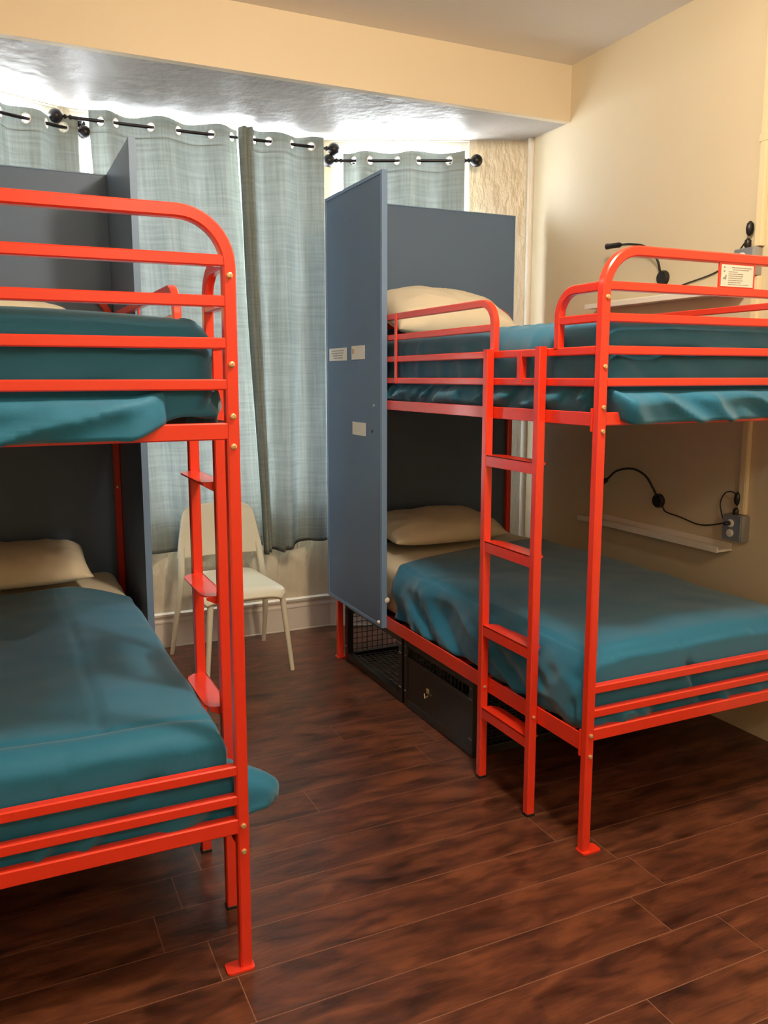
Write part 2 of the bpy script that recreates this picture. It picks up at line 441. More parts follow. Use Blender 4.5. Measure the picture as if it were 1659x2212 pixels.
# ------------------------------------------------------------------ soft things
def shell(x0, x1, y0, y1, z0, z1, r, disp, step=.014, open_head=False):
    """rounded open-bottomed cover draped over a box; disp(q, n) -> displaced point"""
    bm = B(); vd = {}
    nx, ny = max(2,round((x1-x0)/step)), max(2,round((y1-y0)/step)); nz = max(2,round((z1-z0)/step))
    ix0, ix1, iy0, iz1 = x0+r, x1-r, y0+r, z1-r
    iy1 = y1 if open_head else y1-r
    def V(x, y, z):
        k = (round(x,5), round(y,5), round(z,5))
        if k in vd: return vd[k]
        q = Vector((min(max(x,ix0),ix1), min(max(y,iy0),iy1), min(z, iz1)))
        nn = Vector((x,y,z))-q
        if nn.length < 1e-9: nn = Vector((0,0,1))
        nn.normalize(); p = disp(q+nn*r, nn)
        vd[k] = bm.verts.new(p); return vd[k]
    X = [x0+(x1-x0)*i/nx for i in range(nx+1)]; Y = [y0+(y1-y0)*i/ny for i in range(ny+1)]; Z = [z0+(z1-z0)*i/nz for i in range(nz+1)]
    for i in range(nx):
        for j in range(ny): bm.faces.new([V(X[i],Y[j],z1),V(X[i+1],Y[j],z1),V(X[i+1],Y[j+1],z1),V(X[i],Y[j+1],z1)])
    for k in range(nz):
        for i in range(nx):
            bm.faces.new([V(X[i],y0,Z[k]),V(X[i+1],y0,Z[k]),V(X[i+1],y0,Z[k+1]),V(X[i],y0,Z[k+1])])
            if not open_head: bm.faces.new([V(X[i+1],y1,Z[k]),V(X[i],y1,Z[k]),V(X[i],y1,Z[k+1]),V(X[i+1],y1,Z[k+1])])
        for j in range(ny):
            bm.faces.new([V(x0,Y[j+1],Z[k]),V(x0,Y[j],Z[k]),V(x0,Y[j],Z[k+1]),V(x0,Y[j+1],Z[k+1])])
            bm.faces.new([V(x1,Y[j],Z[k]),V(x1,Y[j+1],Z[k]),V(x1,Y[j+1],Z[k+1]),V(x1,Y[j],Z[k+1])])
    return bm
def nz_(x, y, z): return noise.noise(Vector((x,y,z)))
def ridge(x, y, z): return 1-min(1, abs(nz_(x,y,z))*2.6)
def groove(v, c, w=.006): return math.exp(-((v-c)/w)**2)
def sstep(a, b, v):
    t = min(1, max(0, (v-a)/(b-a))); return t*t*(3-2*t)

W, LB = 1.085, 2.06
def soft(name, label, cat, group, loc, sx, bm, m, thick=.014):
    if sx < 0:
        for v in bm.verts: v.co.x *= -1
        bmesh.ops.reverse_faces(bm, faces=bm.faces[:])
    o = link(name, bm, m, None, True, recalc=False); o.location = loc
    if thick:
        md = o.modifiers.new('thickness', 'SOLIDIFY'); md.thickness = thick; md.offset = -1
    return tag(o, label, cat, group)

def lower_comforter(side, seams, bulge, sd):
    x0, x1, y0, y1, z0, z1 = .012, 1.105, .036, 1.60, .388, .625
    def disp(p, n):
        x, y, z = p; top = max(0, n.z); sd_ = 1-top
        u = (x-.54)/.54
        d = .028*top*(1-u**4)+.010*nz_(x*3,y*3,sd)*top+.003*nz_(x*9,y*9,sd)
        # side and foot pleats
        if sd_ > 0:
            low = sstep(.62, .45, z)
            if abs(n.y) > .5 and n.y < 0:
                d += sd_*(.016*nz_(x*7, z*5, sd+4)+.026*low*(ridge(x*8+z*7, z*4, sd+2)-.5)+.012+.005*nz_(x*20,z*12,sd))
                for q in (.18,.47,.80): d -= .012*groove(x+.5*(z-.5), q, .012)*sd_
            else:
                d += sd_*(.022*nz_(y*4, z*5, sd+7)+.036*low*(ridge(y*4.5-z*7, z*3, sd+9)-.5)+.006*nz_(y*13+z*10,z*8,sd))
        for ax, c, a, b in seams:
            v, w = (x, y) if ax == 'x' else (y, x)
            if a < w < b: d -= .010*groove(v, c+.008*nz_(w*3,0,sd), .008)*(.3+.7*top)
        q = p+n*d
        if n.z < .3 and n.x > .5: q.x += .045*math.sin(PI*min(1,max(0,(y-.15)/1.5)))*sstep(.42,.5,z)*(side=='R')
        bulges = []
        if bulge:
            for bx, by, bz, rad, am in bulge:
                dd = (y-by)**2/(rad**2)+(z-bz)**2/((rad*.80)**2)
                if n.x < -.2 and dd < 6: bl = math.exp(-(dd**2)); bulges.append((am*bl*(1+.12*nz_(y*20,z*20,3)), (.035*bl if am > .1 else 0)))
        q.x += (.024 if side == 'L' else .018)*sstep(.05,.9,-n.x)
        if n.x < -.2: q.x = max(q.x, .022 if z < .43 else .006)
        for bx_, bz_ in bulges: q.x = q.x-bx_ if bx_ > .03 else max(.006, q.x-bx_); q.z -= bz_
        if n.y < -.3: q.y = max(q.y, .026 if z < .435 else -.001+.0) if not (.04<x<1.04) else max(q.y, .033 if z>.455 else (-.010 if side=='L' else .0))
        return q
    def d2(p, n):
        q = disp(p, n); x = p.x
        k = sstep(.9, 1.6, p.y)
        if side == 'R': q.y += k*(-.20+.26*min(1.1,max(0,x)))
        else: q.y += k*(.02-.20*sstep(.30,.0,x))
        return q
    return shell(x0, x1, y0, y1, z0, z1, .065, d2, .0125, open_head=True)

def upper_comforter(side, sd):
    x0, x1, y0, y1, z0, z1 = .035, 1.05, .036, 1.62, 1.362, (1.668 if side == 'R' else 1.632)
    def disp(p, n):
        x, y, z = p; top = max(0, n.z); s_ = 1-top; u = (x-.54)/.54
        d = .022*top*(1-u**4)*(1-.4*sstep(.25,0,y))+.008*nz_(x*3,y*3,sd)*top
        low = sstep(1.49, 1.42, z)*s_
        if n.y < -.4:
            d += s_*(.012*nz_(x*6, z*6, sd+4)+.026*(ridge(x*6+z*9, z*5, sd+2)-.5)*(.30+low)+.006*nz_(x*16+z*14, z*9, sd)*(.3+low))
            d -= .010*groove(z, 1.575+.01*nz_(x*3,0,sd), .010)*s_
            q = p+n*d
            mid = sstep(.12,.26,x)*sstep(1.04,.90,x) if side == 'L' else sstep(.035,.10,x)*sstep(1.04,.98,x)
            q.y -= .066*low*mid*(1+.2*nz_(x*5,z*9,sd))
            q.z += (1-mid)*.05*low*(1)+.005*nz_(x*4,1,sd)*low
            if z > 1.455 or mid < .3: q.y = max(q.y, .031)
            return q
        if n.x < -.4:
            d += s_*(.006*nz_(y*5,z*8,sd+7)+.008*(ridge(y*7,z*4,sd+1)-.5))
            q = p+n*d
            # rumpled roll between guard rail and frame
            roll = math.exp(-((z-1.425)/.030)**2)
            q.x -= roll*(.012+.045*max(0,ridge(y*10+z*16, z*9, sd+5)-.30)); q.z += .012*roll*nz_(y*18,z*10,sd)
            q.x = max(q.x, .004 if 1.40 < z < 1.465 else .030)
            return q
        for c in (.12, .95): d -= .005*groove(x, c)*top
        d -= .006*groove(y, .12+.005*nz_(x*4,1,sd), .007)*top
        d += .006*(ridge(x*3+y*6, y*2, sd+3)-.5)*top*sstep(.35,.02,x)*1.6
        q = p+n*d
        if n.x > .4: q.x = min(q.x, 1.056)
        return q
    return shell(x0, x1, y0, y1, z0, z1, .075, disp, .0105, open_head=True)

def sheet(z0, z1, sd, over=False):
    def disp(p, n):
        x, y, z = p; d = .004*nz_(x*8,y*8,sd)+.010*max(0,n.z)*(1-((x-.54)/.54)**4)
        q = p+n*d
        if over and x > .95 and n.z > -.2:      # loose corner towards the wall
            k = sstep(.95, 1.10, x)*sstep(1.45,1.60,y)*sstep(2.0,1.75,y); q.x += .135*k; q.z += .004*k
        return q
    return shell(.048, 1.045, 1.38, 2.025, z0, z1, .05, disp, .02)

def pillow(wx, wy, h, sd):
    bm = B(); n = 44; m = 32; G = {}
    for s in (1, -1):
        for i in range(n+1):
            for j in range(m+1):
                u = -1+2*i/n; v = -1+2*j/m
                edge = i in (0,n) or j in (0,m)
                if s == -1 and edge: G[s,i,j] = G[1,i,j]; continue
                t = max(0,(1-abs(u)**3.0))**.47*max(0,(1-abs(v)**2.4))**.52
                pin = 1-.03*(1-abs(v)**2)*abs(u)**3; piv = 1-.05*(1-abs(u)**2)*abs(v)**3
                x = wx/2*u*pin; y = wy/2*v*piv
                wr = .014*(ridge(x*7, y*9, sd)-.5)*(1-t)*1.6+.012*nz_(x*6,y*6,sd+s)*t+.006*(ridge(x*11+y*5,y*8,sd+3)-.5)*t
                z = s*(h/2*t*(1.25 if s > 0 else .75)) + (wr*min(1,t*3) if s > 0 else 0)
                z -= .02*(abs(u)**3)*0
                G[s,i,j] = bm.verts.new((x,y,z))
        for i in range(n):
            for j in range(m):
                f = [G[s,i,j],G[s,i+1,j],G[s,i+1,j+1],G[s,i,j+1]]
                bm.faces.new(f if s > 0 else f[::-1])
    return bm
def put_pillow(label, loc, wx, wy, h, sd, rx=0, ry=0, rz=0):
    o = link('pillow', pillow(wx,wy,h,sd), M['cream'], None, True); o.location = loc; o.rotation_euler = (rx,ry,rz)
    return tag(o, label, 'pillow', 'cream pillows on the bunks')

# ------------------------------------------------------------------ bunk beds
RZ = {2:(1.747,1.7725), 3:(1.657,1.6826), 4:(1.5632,1.5886), 5:(1.4697,1.4947)}
LOWR = [(.5249,.5507),(.4466,.4726)]
def bunk(side, label, loc, sx, hump0, hump1, ladder):
    bed = thing('bunk_bed', label, 'bunk bed', loc, None)
    def part(name, bm, m, parent=bed, smooth=False):
        if sx < 0:
            for v in bm.verts: v.co.x *= -1
        return link(name, bm, m, parent, smooth)
    T = .030
    def rail(bm, a, b, z0, z1, t=.026, nrm=(0,1,0)):
        zc = (z0+z1)/2; sweep(bm, [(a[0],a[1],zc),(b[0],b[1],zc)], z1-z0, t, nrm, .003)
    # the two arched end frames
    for yc, foot in ((.015, True), (LB-.015, False)):
        R = .115; zt = 1.8772-.015
        pts = [(.015,yc,.004),(.015,yc,.8),(.015,yc,zt-R)]
        pts += [(x,yc,z) for x,z in arc((.015+R,zt-R), R, PI, PI/2, 10)][1:]
        pts += [(x,yc,z) for x,z in arc((W-.015-R,zt-R), R, PI/2, 0, 10)]
        pts += [(W-.015,yc,.8),(W-.015,yc,.004)]
        bm = B(); sweep(bm, pts, T, T, (0,1,0), .004)
        e = part('end_frame', bm, M['red'], smooth=35)
        for z0, z1 in list(RZ.values()):
            bm = B(); rail(bm, (.028,yc), (W-.028,yc), z0, z1, .028); part('end_rail', bm, M['red'])
        for z0, z1 in LOWR:
            if foot: bm = B(); rail(bm, (.028,yc), (W-.028,yc), z0, z1, .026); part('end_rail', bm, M['red'])
        for z0, z1 in ((1.3551,1.3943),(.3717,.4109)):
            bm = B(); rail(bm, (.028,yc), (W-.028,yc), z0, z1, .028); part('mattress_support_beam', bm, M['red'])
        for x in (.015, W-.015):   # floor plates with rounded ends
            s = 1 if x < .5 else -1; bm = B()
            cx = x+s*.016; yy = yc+(-.004 if foot else .004)
            poly = [(cx+.036*math.copysign(abs(math.cos(a))**.35, math.cos(a)), yy+.023*math.copysign(abs(math.sin(a))**.35, math.sin(a))) for a in [k*2*PI/24 for k in range(24)]]
            prism(bm, poly, 2, .0005, .006); part('floor_plate', bm, M['red'], e)
        if foot:
            for z in (1.727,1.528,1.409,1.339,.392,.3235):
                bm = B(); lathe(bm, [(0,.0072),(.0035,.0070),(.005,.0045),(.0051,.0028),(.0035,.0022)], (.0155,0,z), (0,-1,0), 14)
                part('bolt', bm, M['brass'], e, 50)
        else:
            for z in (1.409,1.339,1.0):
                bm = B(); lathe(bm, [(0,.0072),(.0035,.0070),(.005,.004)], (.0155,yc-.015,z), (0,-1,0), 14)
                part('bolt', bm, M['brass'], e, 50)
    # side beams: angle profile, outer plate and inner ledge
    for x, s in ((0, 1), (W, -1)):
        for z0, z1 in ((1.353,1.394),(.334,.392)):
            bm = B(); a, b = sorted((x+s*.001, x+s*.007))
            box(bm, a, b, .030, LB-.030, z0, z1, .0015)
            a, b = sorted((x+s*.004, x+s*.030)); box(bm, a, b, .032, LB-.032, z0, z0+.004)
            part('side_beam', bm, M['red'])
            a, b = sorted((x-s*.003, x+s*.026))
            for y0, y1 in ((.0295,.036),(LB-.036,LB-.0295)):
                bm = B(); box(bm, a, b, y0, y1, z0-.016, z1+.012, .001); part('corner_bracket', bm, M['red'])
    # slats of the bunk bases
    for z in (.3585, 1.3765):
        for k in range(11):
            y = .16+k*.172; bm = B(); box(bm, .070, W-.070, y, y+.05, z-.020, z-.004, .002); part('slat', bm, M['red'])
    # guard rails, aisle side
    xg = .014
    for k in (4, 5):
        bm = B(); rail(bm, (xg,.030), (xg,LB-.030), *RZ[k], .024, (1,0,0)); part('guard_rail', bm, M['red'])
    zt = RZ[2][1]-.0135; R = .078
    pts = [(xg,.030,zt)]+[(xg,y,z) for y,z in arc((hump0-R,zt-R), R, PI/2, 0, 9)]+[(xg,hump0,1.583)]
    bm = B(); sweep(bm, pts, .027, .024, (1,0,0), .003); part('guard_hoop', bm, M['red'], smooth=35)
    pts = [(xg,LB-.030,zt)]+[(xg,y,z) for y,z in arc((hump1+R,zt-R), R, PI/2, PI, 9)]+[(xg,hump1,1.583)]
    bm = B(); sweep(bm, pts, .027, .024, (1,0,0), .003); part('guard_hoop', bm, M['red'], smooth=35)
    bm = B(); rail(bm, (xg,.030), (xg,hump0-.012), *RZ[3], .022, (1,0,0)); part('guard_rail', bm, M['red'])
    bm = B(); rail(bm, (xg,hump1+.012), (xg,LB-.030), *RZ[3], .022, (1,0,0)); part('guard_rail', bm, M['red'])
    bm = B(); box(bm, -.002, .004, 1.338, 1.356, RZ[5][0], RZ[2][1]-.004, .001); part('guard_strap', bm, M['red'])
    bm = B(); box(bm, -.001, .024, .402, .424, RZ[5][0]+.004, RZ[4][1]-.004, .001); part('guard_strap', bm, M['red'])
    # guard rails, far side
    for k in (2, 3, 4, 5):
        bm = B(); rail(bm, (W-xg,.030), (W-xg,LB-.030), *RZ[k], .024, (1,0,0)); part('guard_rail', bm, M['red'])
    # ladder
    la = tag(bpy.data.objects.new('ladder', None)); C.objects.link(la); la.parent = bed
    ya, yb = ladder
    for y in (ya, yb):
        bm = B(); sweep(bm, [(-.0155,y,.006),(-.0155,y,1.594)], .030, .029, (0,1,0), .003); part('ladder_stile', bm, M['red'], la)
        bm = B(); box(bm, -.032, .001, y-.016, y+.016, .0, .010, .002); part('rubber_foot', bm, M['black'], la)
    for z in (1.224,.912,.598,.282):
        bm = B(); y0, y1 = ya+.014, yb-.014
        box(bm, -.0285, -.0245, y0, y1, z-.040, z, .001)
        ch = .022
        poly = [(-.0285,y0),(-.0285,y1),(.0,y1),(.010,y1),(.030,y1-.022),(.035,y1-.040),(.035,y0+.030),(.028,y0+.010),(.012,y0)]
        prism(bm, poly, 2, z-.004, z)
        for y in (y0+.001, y1-.004):
            prism(bm, [(-.0265,z-.038),(-.0265,z-.004),(.026,z-.004),(.026,z-.010)], 1, y, y+.003)
        part('rung', bm, M['red'], la)
    for z, y in ((.360, ya), (.360, yb)):
        bm = B(); lathe(bm, [(0,.006),(.003,.006),(.0045,.003)], (-.0155,y-.015,z), (0,-1,0), 12); part('bolt', bm, M['brass'], la, 50)
    # privacy panels
    def panel(name, x0, x1, y0, y1, z0, z1, face):
        bm = B(); box(bm, x0, x1, y0, y1, z0, z1, .0015); p = part(name, bm, M['blue'])
        bm = B(); w = .016; e = .003
        if face == 'x':
            for a,b,c,d in ((y0,y0+w,z0,z1),(y1-w,y1,z0,z1),(y0+w,y1-w,z0,z0+w),(y0+w,y1-w,z1-w,z1)):
                box(bm, x0-e, x0+.001, a-.0005, b+.0005, c, d, .0008)
            box(bm, x0-e, x1+.0005, y0-.0025, y0+.001, z0, z1, .0008)
        else:
            box(bm, x0, x1, y0-e, y0+.001, z1-.004, z1+.0005)
            box(bm, x1-.004, x1+.0015, y0-e, y1, z0, z1)
        part('panel_edging', bm, M['blue_edge'], p); return p
    ps = panel('side_privacy_panel', -.023, 0., 1.434, 2.105, .338, 2.386, 'x')
    ph = panel('head_privacy_panel', .0, 1.092, 2.062, 2.084, .338, 2.382, 'y')
    xo = -.0265
    if side == 'R':
        oy = loc[1]
        def card(y0, y1, z0, z1, lines, lab, tilt=0.):
            bm = B(); box(bm, xo-.0012, xo+.0002, y0-oy, y1-oy, z0, z1)
            c = part('paper_label', bm, M['paper'], ps); c['label'] = lab
            return c
        xs = -.0232
        def cardx(y0,y1,z0,z1,lab,tilt=0.):
            bm = B(); 
            poly = [(y0-oy,z0),(y1-oy,z0+tilt),(y1-oy,z1+tilt),(y0-oy,z1)]
            prism(bm, poly, 0, xs-.0014, xs); c = part('paper_label', bm, M['paper'], ps); c['label'] = lab
        cardx(3.766,3.991,1.579,1.641,'white paper label with four grey lines of small print')
        cardx(3.551,3.703,1.581,1.645,'white paper label with an orange mark')
        cardx(3.542,3.696,1.222,1.284,'blank cream paper label')
        bm = B()
        for k,(a,b) in enumerate(((3.80,3.955),(3.805,3.955),(3.815,3.94),(3.815,3.935))):
            yy = a
            while yy < b-.006:
                w = random.uniform(.006,.018); z = 1.6275-k*.0118
                box(bm, xs-.0020, xs-.0013, yy-oy, min(b,yy+w)-oy, z-.0026, z+.0026); yy += w+.004
        part('small_print', bm, M['ink'], ps)
        bm = B(); box(bm, xs-.0020, xs-.0013, 3.672-oy, 3.694-oy, 1.608, 1.632); part('orange_mark', bm, M['ink_orange'], ps)
        bm = B(); lathe(bm, [(0,.007),(.004,.007),(.006,.004)], (xs,3.445-oy,1.369), (-1,0,0), 14); part('stud', bm, M['steel'], ps, 50)
        bm = B(); lathe(bm, [(0,.008),(.0012,.008)], (xs,3.469-oy,1.249), (-1,0,0), 14); part('cable_hole', bm, M['black'], ps)
        bm = B(); lathe(bm, [(0,.008),(.006,.008),(.010,.005)], (xs-.002,1.46,.362), (-1,0,0), 14); part('stud', bm, M['white_plastic'], ps, 50)
        bm = B(); lathe(bm, [(0,.013),(.008,.013),(.012,.007)], (.002,1.440,.47), (0,-1,0), 16); part('bumper', bm, M['white_plastic'], ps, 50)
        # notice card held between the two top end rails
        bm = B(); box(bm, .450, .603, .004, .010, 1.770, 1.850, .001); c = part('notice_board', bm, M['red'])
        bm = B(); box(bm, .458, .594, .0025, .0042, 1.776, 1.842)
        n = part('notice_card', bm, M['paper'], c); n['label'] = 'pinkish printed notice card'
        bm = B()
        for k, (a, b, h) in enumerate(((.500,.585,.0022),(.505,.575,.0020),(.487,.525,.0016),(.487,.550,.0016),(.487,.550,.0020),(.487,.545,.0016),(.487,.548,.0016),(.487,.540,.0014),(.487,.575,.0014))):
            z = 1.834-k*.0064; x = a
            while x < b-.003:
                w = random.uniform(.003,.010); box(bm, x, min(b,x+w), .0019, .0026, z-h/2, z+h/2); x += w+.0018
        prism(bm, [(.463,1.797),(.466,1.803),(.470,1.804),(.476,1.811),(.479,1.811),(.478,1.802),(.477,1.796),(.473,1.799),(.468,1.799)], 1, .0019, .0026)
        for z in (1.834,1.822): box(bm, .466, .472, .0019, .0026, z-.002, z+.002)
        part('notice_print', bm, M['ink'], c)
    return bed

LOC_R = (1.618, 1.927, 0); LOC_L = (.5235, 1.877, 0)
bunk('R', 'red metal bunk bed on the right, a notice card on its foot rails', LOC_R, 1, .218, .585, (.270,.575))
bunk('L', 'red metal bunk bed on the left, in front of the cream chair', LOC_L, -1, .222, .600, (.262,.572))

def W2(loc, sx, x, y, z): return (loc[0]+sx*x, loc[1]+y, loc[2]+z)
for side, loc, sx in (('R',LOC_R,1), ('L',LOC_L,-1)):
    word = 'right' if side == 'R' else 'left'
    for lv, z0, z1 in (('lower',.358,.585), ('upper',1.376,1.62)):
        bm = B(); box(bm, .095, W-.085, .105, LB-.060, z0, z1, .03)
        if sx < 0:
            for v in bm.verts: v.co.x *= -1
        o = link('mattress', bm, M['ticking'], None, 40); o.location = loc
        tag(o, 'dark thin mattress under the bedding on the %s bunk of the %s bed' % (lv, word), 'mattress', 'bunk mattresses')
    soft('bed_sheet', 'cream sheet showing at the pillow end of the lower bunk, %s bed' % word, 'sheet', 'cream sheets', loc, sx, sheet(.40, .612, 3, side=='R'), M['cream'], .006)
    soft('bed_sheet', 'cream sheet at the pillow end of the upper bunk, %s bed' % word, 'sheet', 'cream sheets', loc, sx, sheet(1.40, 1.655, 5), M['cream'], .006)
soft('comforter', 'teal comforter on the lower bunk of the right bed, lit at its near corner', 'comforter', 'teal comforters', LOC_R, 1,
     lower_comforter('R', [('x',.058,.0,1.6),('y',.062,.05,1.1)], [(0,.10,.47,.09,.022),(0,1.25,.47,.20,.02),(0,.62,.46,.25,.012)], 2.3), M['teal'])
soft('comforter', 'teal comforter on the lower bunk of the left bed, its corner bulging past the post', 'comforter', 'teal comforters', LOC_L, -1,
     lower_comforter('L', [('x',.32,.12,1.6),('y',.125,.0,.9),('x',.05,.2,1.6)], [(0,.120,.445,.078,.165)], 5.1), M['teal'])
soft('comforter', 'teal comforter on the upper bunk of the right bed, rumpled above the ladder', 'comforter', 'teal comforters', LOC_R, 1, upper_comforter('R', 7.7), M['teal'])
soft('comforter', 'teal comforter on the upper bunk of the left bed behind the foot rails', 'comforter', 'teal comforters', LOC_L, -1, upper_comforter('L', 9.2), M['teal'])

put_pillow('cream pillow on the lower bunk of the right bed, in shadow', (2.09,3.74,.715), .66, .40, .15, 2.1, rx=.12)
put_pillow('cream pillow on the upper bunk of the right bed, against the blue head panel', (2.10,3.73,1.805), .68, .46, .20, 4.4, rx=.38)
put_pillow('cream pillow on the lower bunk of the left bed, in shadow', (-.04,3.68,.715), .76, .44, .15, 6.2, rx=.10)
put_pillow('cream pillow on the upper bunk of the left bed, showing between rails', (-.02,3.66,1.735), .70, .44, .13, 8.8, rx=.12)

# ------------------------------------------------------------------ storage cages under the right bed
def cage(label, y0, y1, open_door):
    x0, x1, z1 = 1.648, 2.35, .322; cy = (y0+y1)/2
    t = thing('storage_cage', label, 'storage cage', (x0, y0, 0), 'black cages under the right bed')
    def A(bm, a,b,c,d,e,f,bev=.0015): box(bm, a-x0,b-x0,c-y0,d-y0,e,f,bev)
    w = .034
    bm = B()
    for x in (x0, x1-w):
        for y in (y0, y1-w): A(bm, x, x+w, y, y+w, .002, z1)
    for x in (x0, x1-w):
        A(bm, x+.001, x+w-.001, y0+w, y1-w, z1-w, z1-.001); A(bm, x+.001, x+w-.001, y0+w, y1-w, .004, .004+w)
    for y in (y0, y1-w):
        A(bm, x0+w, x1-w, y+.001, y+w-.001, z1-w, z1-.001); A(bm, x0+w, x1-w, y+.001, y+w-.001, .004, .004+w)
    link('cage_frame', bm, M['cage'], t)
    def mesh(bm, kind, c):
        r = .0014; st = .030
        if kind == 'y':   # plane of constant y
            k = x0+w
            while k < x1-w: A(bm, k-r,k+r, c-r,c+r, .03, z1-.03, 0); k += st
            k = .05
            while k < z1-.03: A(bm, x0+w,x1-w, c-r,c+r, k-r,k+r, 0); k += st
        elif kind == 'x':
            k = y0+w
            while k < y1-w: A(bm, c-r,c+r, k-r,k+r, .03, z1-.03, 0); k += st
            k = .05
            while k < z1-.03: A(bm, c-r,c+r, y0+w,y1-w, k-r,k+r, 0); k += st
        else:
            k = x0+w
            while k < x1-w: A(bm, k-r,k+r, y0+w,y1-w, c-r,c+r, 0); k += st
            k = y0+w
            while k < y1-w: A(bm, x0+w,x1-w, k-r,k+r, c-r,c+r, 0); k += st
    for kind, c in (('y',y0+.012),('y',y1-.012),('x',x1-.012),('z',.020),('z',z1-.012)):
        bm = B(); mesh(bm, kind, c); link('wire_panel', bm, M['steel'] if kind in ('z','x') and c < .1 else M['cage'], t)
    bm = B()
    if open_door:
        A(bm, x0+.03, x0+.30, y1-w-.012, y1-w, z1-.065, z1-.03); A(bm, x0+.03, x0+.30, y0+w, y1-w, z1-.042, z1-.034)
    else:
        A(bm, x0+.004, x0+.012, y0+w-.006, y1-w+.006, .030, z1-.085)
        A(bm, x0+.002, x0+.014, y0+w-.006, y1-w+.006, z1-.10, z1-.08)
        for k in range(int((y1-y0-2*w)/.03)): A(bm, x0+.006,x0+.009, y0+w+k*.03,y0+w+k*.03+.0025, z1-.085, z1-.03, 0)
    dr = link('cage_door', bm, M['cage'], t)
    if not open_door:
        bm = B(); A(bm, x0-.001, x0+.005, cy+.065, cy+.085, .135, .155, .002); tube(bm, [(-.006,cy-y0+.06,.13),(-.012,cy-y0+.075,.115),(-.006,cy-y0+.09,.13)], .0025, 8)
        link('latch', bm, M['brass'], dr, 50)
    bm = B()
    for y in (y0+.012, y0+.024, y1-.014):
        for z in (.075, .24, .285): lathe(bm, [(0,.0035),(.002,.003)], (0, y-y0, z), (-1,0,0), 8)
    link('rivets', bm, M['steel'], t)
cage('open fronted black wire cage under the right bed, nearest the window', 3.26, 3.935, True)
cage('closed black cage with small latch under the right bed, behind the ladder', 2.64, 3.24, False)

# ------------------------------------------------------------------ chair
def chair():
    t = thing('chair', 'cream plastic chair standing by the curtains behind the left ladder', 'chair', (1.09,4.14,0))
    ox, oy = 1.09, 4.14
    def P(x,y,z): return (x-ox, y-oy, z)
    def leg(pts, r):
        bm = B(); tube(bm, smoothpath([P(*p) for p in pts], 5), r, 14); link('leg', bm, M['chair'], t, 60)
    # front legs, splayed
    for a, b in (((1.292,3.925,.425),(1.334,3.893,0)), ((.925,3.915,.425),(.884,3.868,0))):
        A = Vector(a); Bv = Vector(b); n = 8
        bm = B(); tube(bm, [Vector(P(*A.lerp(Bv,k/n))) for k in range(n+1)], [.0165-.005*k/n for k in range(n+1)], 14); link('leg', bm, M['chair'], t, 60)
    # rear legs run up into the backrest sides
    for s, fx, fy in ((-1,.818,4.40),(1,1.342,4.415)):
        cx = 1.085
        pts = [Vector((fx,fy,0)), Vector((cx+s*.245,4.33,.25)), Vector((cx+s*.224,4.305,.44)), Vector((cx+s*.210,4.338,.60))]
        pp = smoothpath([P(*p) for p in pts], 6); n = len(pp)
        bm = B(); tube(bm, pp, [.0115+.0065*min(1,k/8) for k in range(n)], 14); link('leg', bm, M['chair'], t, 60)
    # seat shell: curved, waterfall front
    bm = B(); nx, ny = 20, 24; G = []
    for j in range(ny+1):
        v = j/ny; row = []
        y = 3.880+.455*v
        for i in range(nx+1):
            u = -1+2*i/nx
            half = .222-.030*v**1.5
            rr = min(1, v/.10); rb = min(1, (1-v)/.10)
            half *= (.86+.14*math.sqrt(max(0,1-(1-rr)**2)))*(.92+.08*math.sqrt(max(0,1-(1-rb)**2)))
            x = 1.090+half*u
            z = .452-.045*max(0,(.16-v)/.16)**2-.012*(1-u*u)*math.sin(v*PI)-.018*abs(u)**6
            z += .012*max(0,(v-.8)/.2)**2
            row.append(bm.verts.new(P(x,y,z)))
        G.append(row)
    for j in range(ny):
        for i in range(nx): bm.faces.new([G[j][i],G[j][i+1],G[j+1][i+1],G[j+1][i]])
    o = link('seat', bm, M['chair'], t, True, recalc=False); md = o.modifiers.new('t','SOLIDIFY'); md.thickness = .026; md.offset = -1
    md = o.modifiers.new('b','BEVEL'); md.width = .006; md.segments = 2; md.limit_method = 'ANGLE'
    # backrest: rounded trapezoid, slightly curved
    bm = B(); nx, nz = 20, 16; G = []
    for j in range(nz+1):
        v = j/nz; row = []
        for i in range(nx+1):
            u = -1+2*i/nx
            half = .236-.047*v
            e = max(0, (v-.86)/.14); half *= 1-.13*(1-math.sqrt(max(0,1-e*e)))
            x = 1.085+half*u
            y = 4.325+.055*v+.022*(1-u*u)
            z = .545+.270*v+.008*(1-u*u)*(1 if v > .5 else 0)-.012*abs(u)**8*(v > .8)
            row.append(bm.verts.new(P(x,y,z)))
        G.append(row)
    for j in range(nz):
        for i in range(nx): bm.faces.new([G[j][i],G[j][i+1],G[j+1][i+1],G[j+1][i]])
    o = link('backrest', bm, M['chair'], t, True, recalc=False); md = o.modifiers.new('t','SOLIDIFY'); md.thickness = .020; md.offset = 0
    md = o.modifiers.new('b','BEVEL'); md.width = .006; md.segments = 2; md.limit_method = 'ANGLE'
chair()

# ------------------------------------------------------------------ things on the right wall
def shelf(z, label, y0, y1):
    t = thing('wall_shelf', label, 'shelf', (XW, (y0+y1)/2, z), 'narrow white wall shelves')
    h = (y1-y0)/2
    bm = B(); box(bm, -.085, -.001, -h, h, -.010, .0, .002); link('shelf_board', bm, M['shelf'], t)
    bm = B(); box(bm, -.091, -.083, -h, h, -.012, .012, .002); link('front_lip', bm, M['shelf'], t)
    bm = B(); box(bm, -.010, -.001, -h, h, .0, .026, .002); link('back_strip', bm, M['shelf'], t)
shelf(.770, 'narrow white wall shelf beside the lower bunk of the right bed', 2.50, 3.42)
shelf(1.846, 'narrow white wall shelf beside the upper bunk of the right bed', 2.50, 3.42)

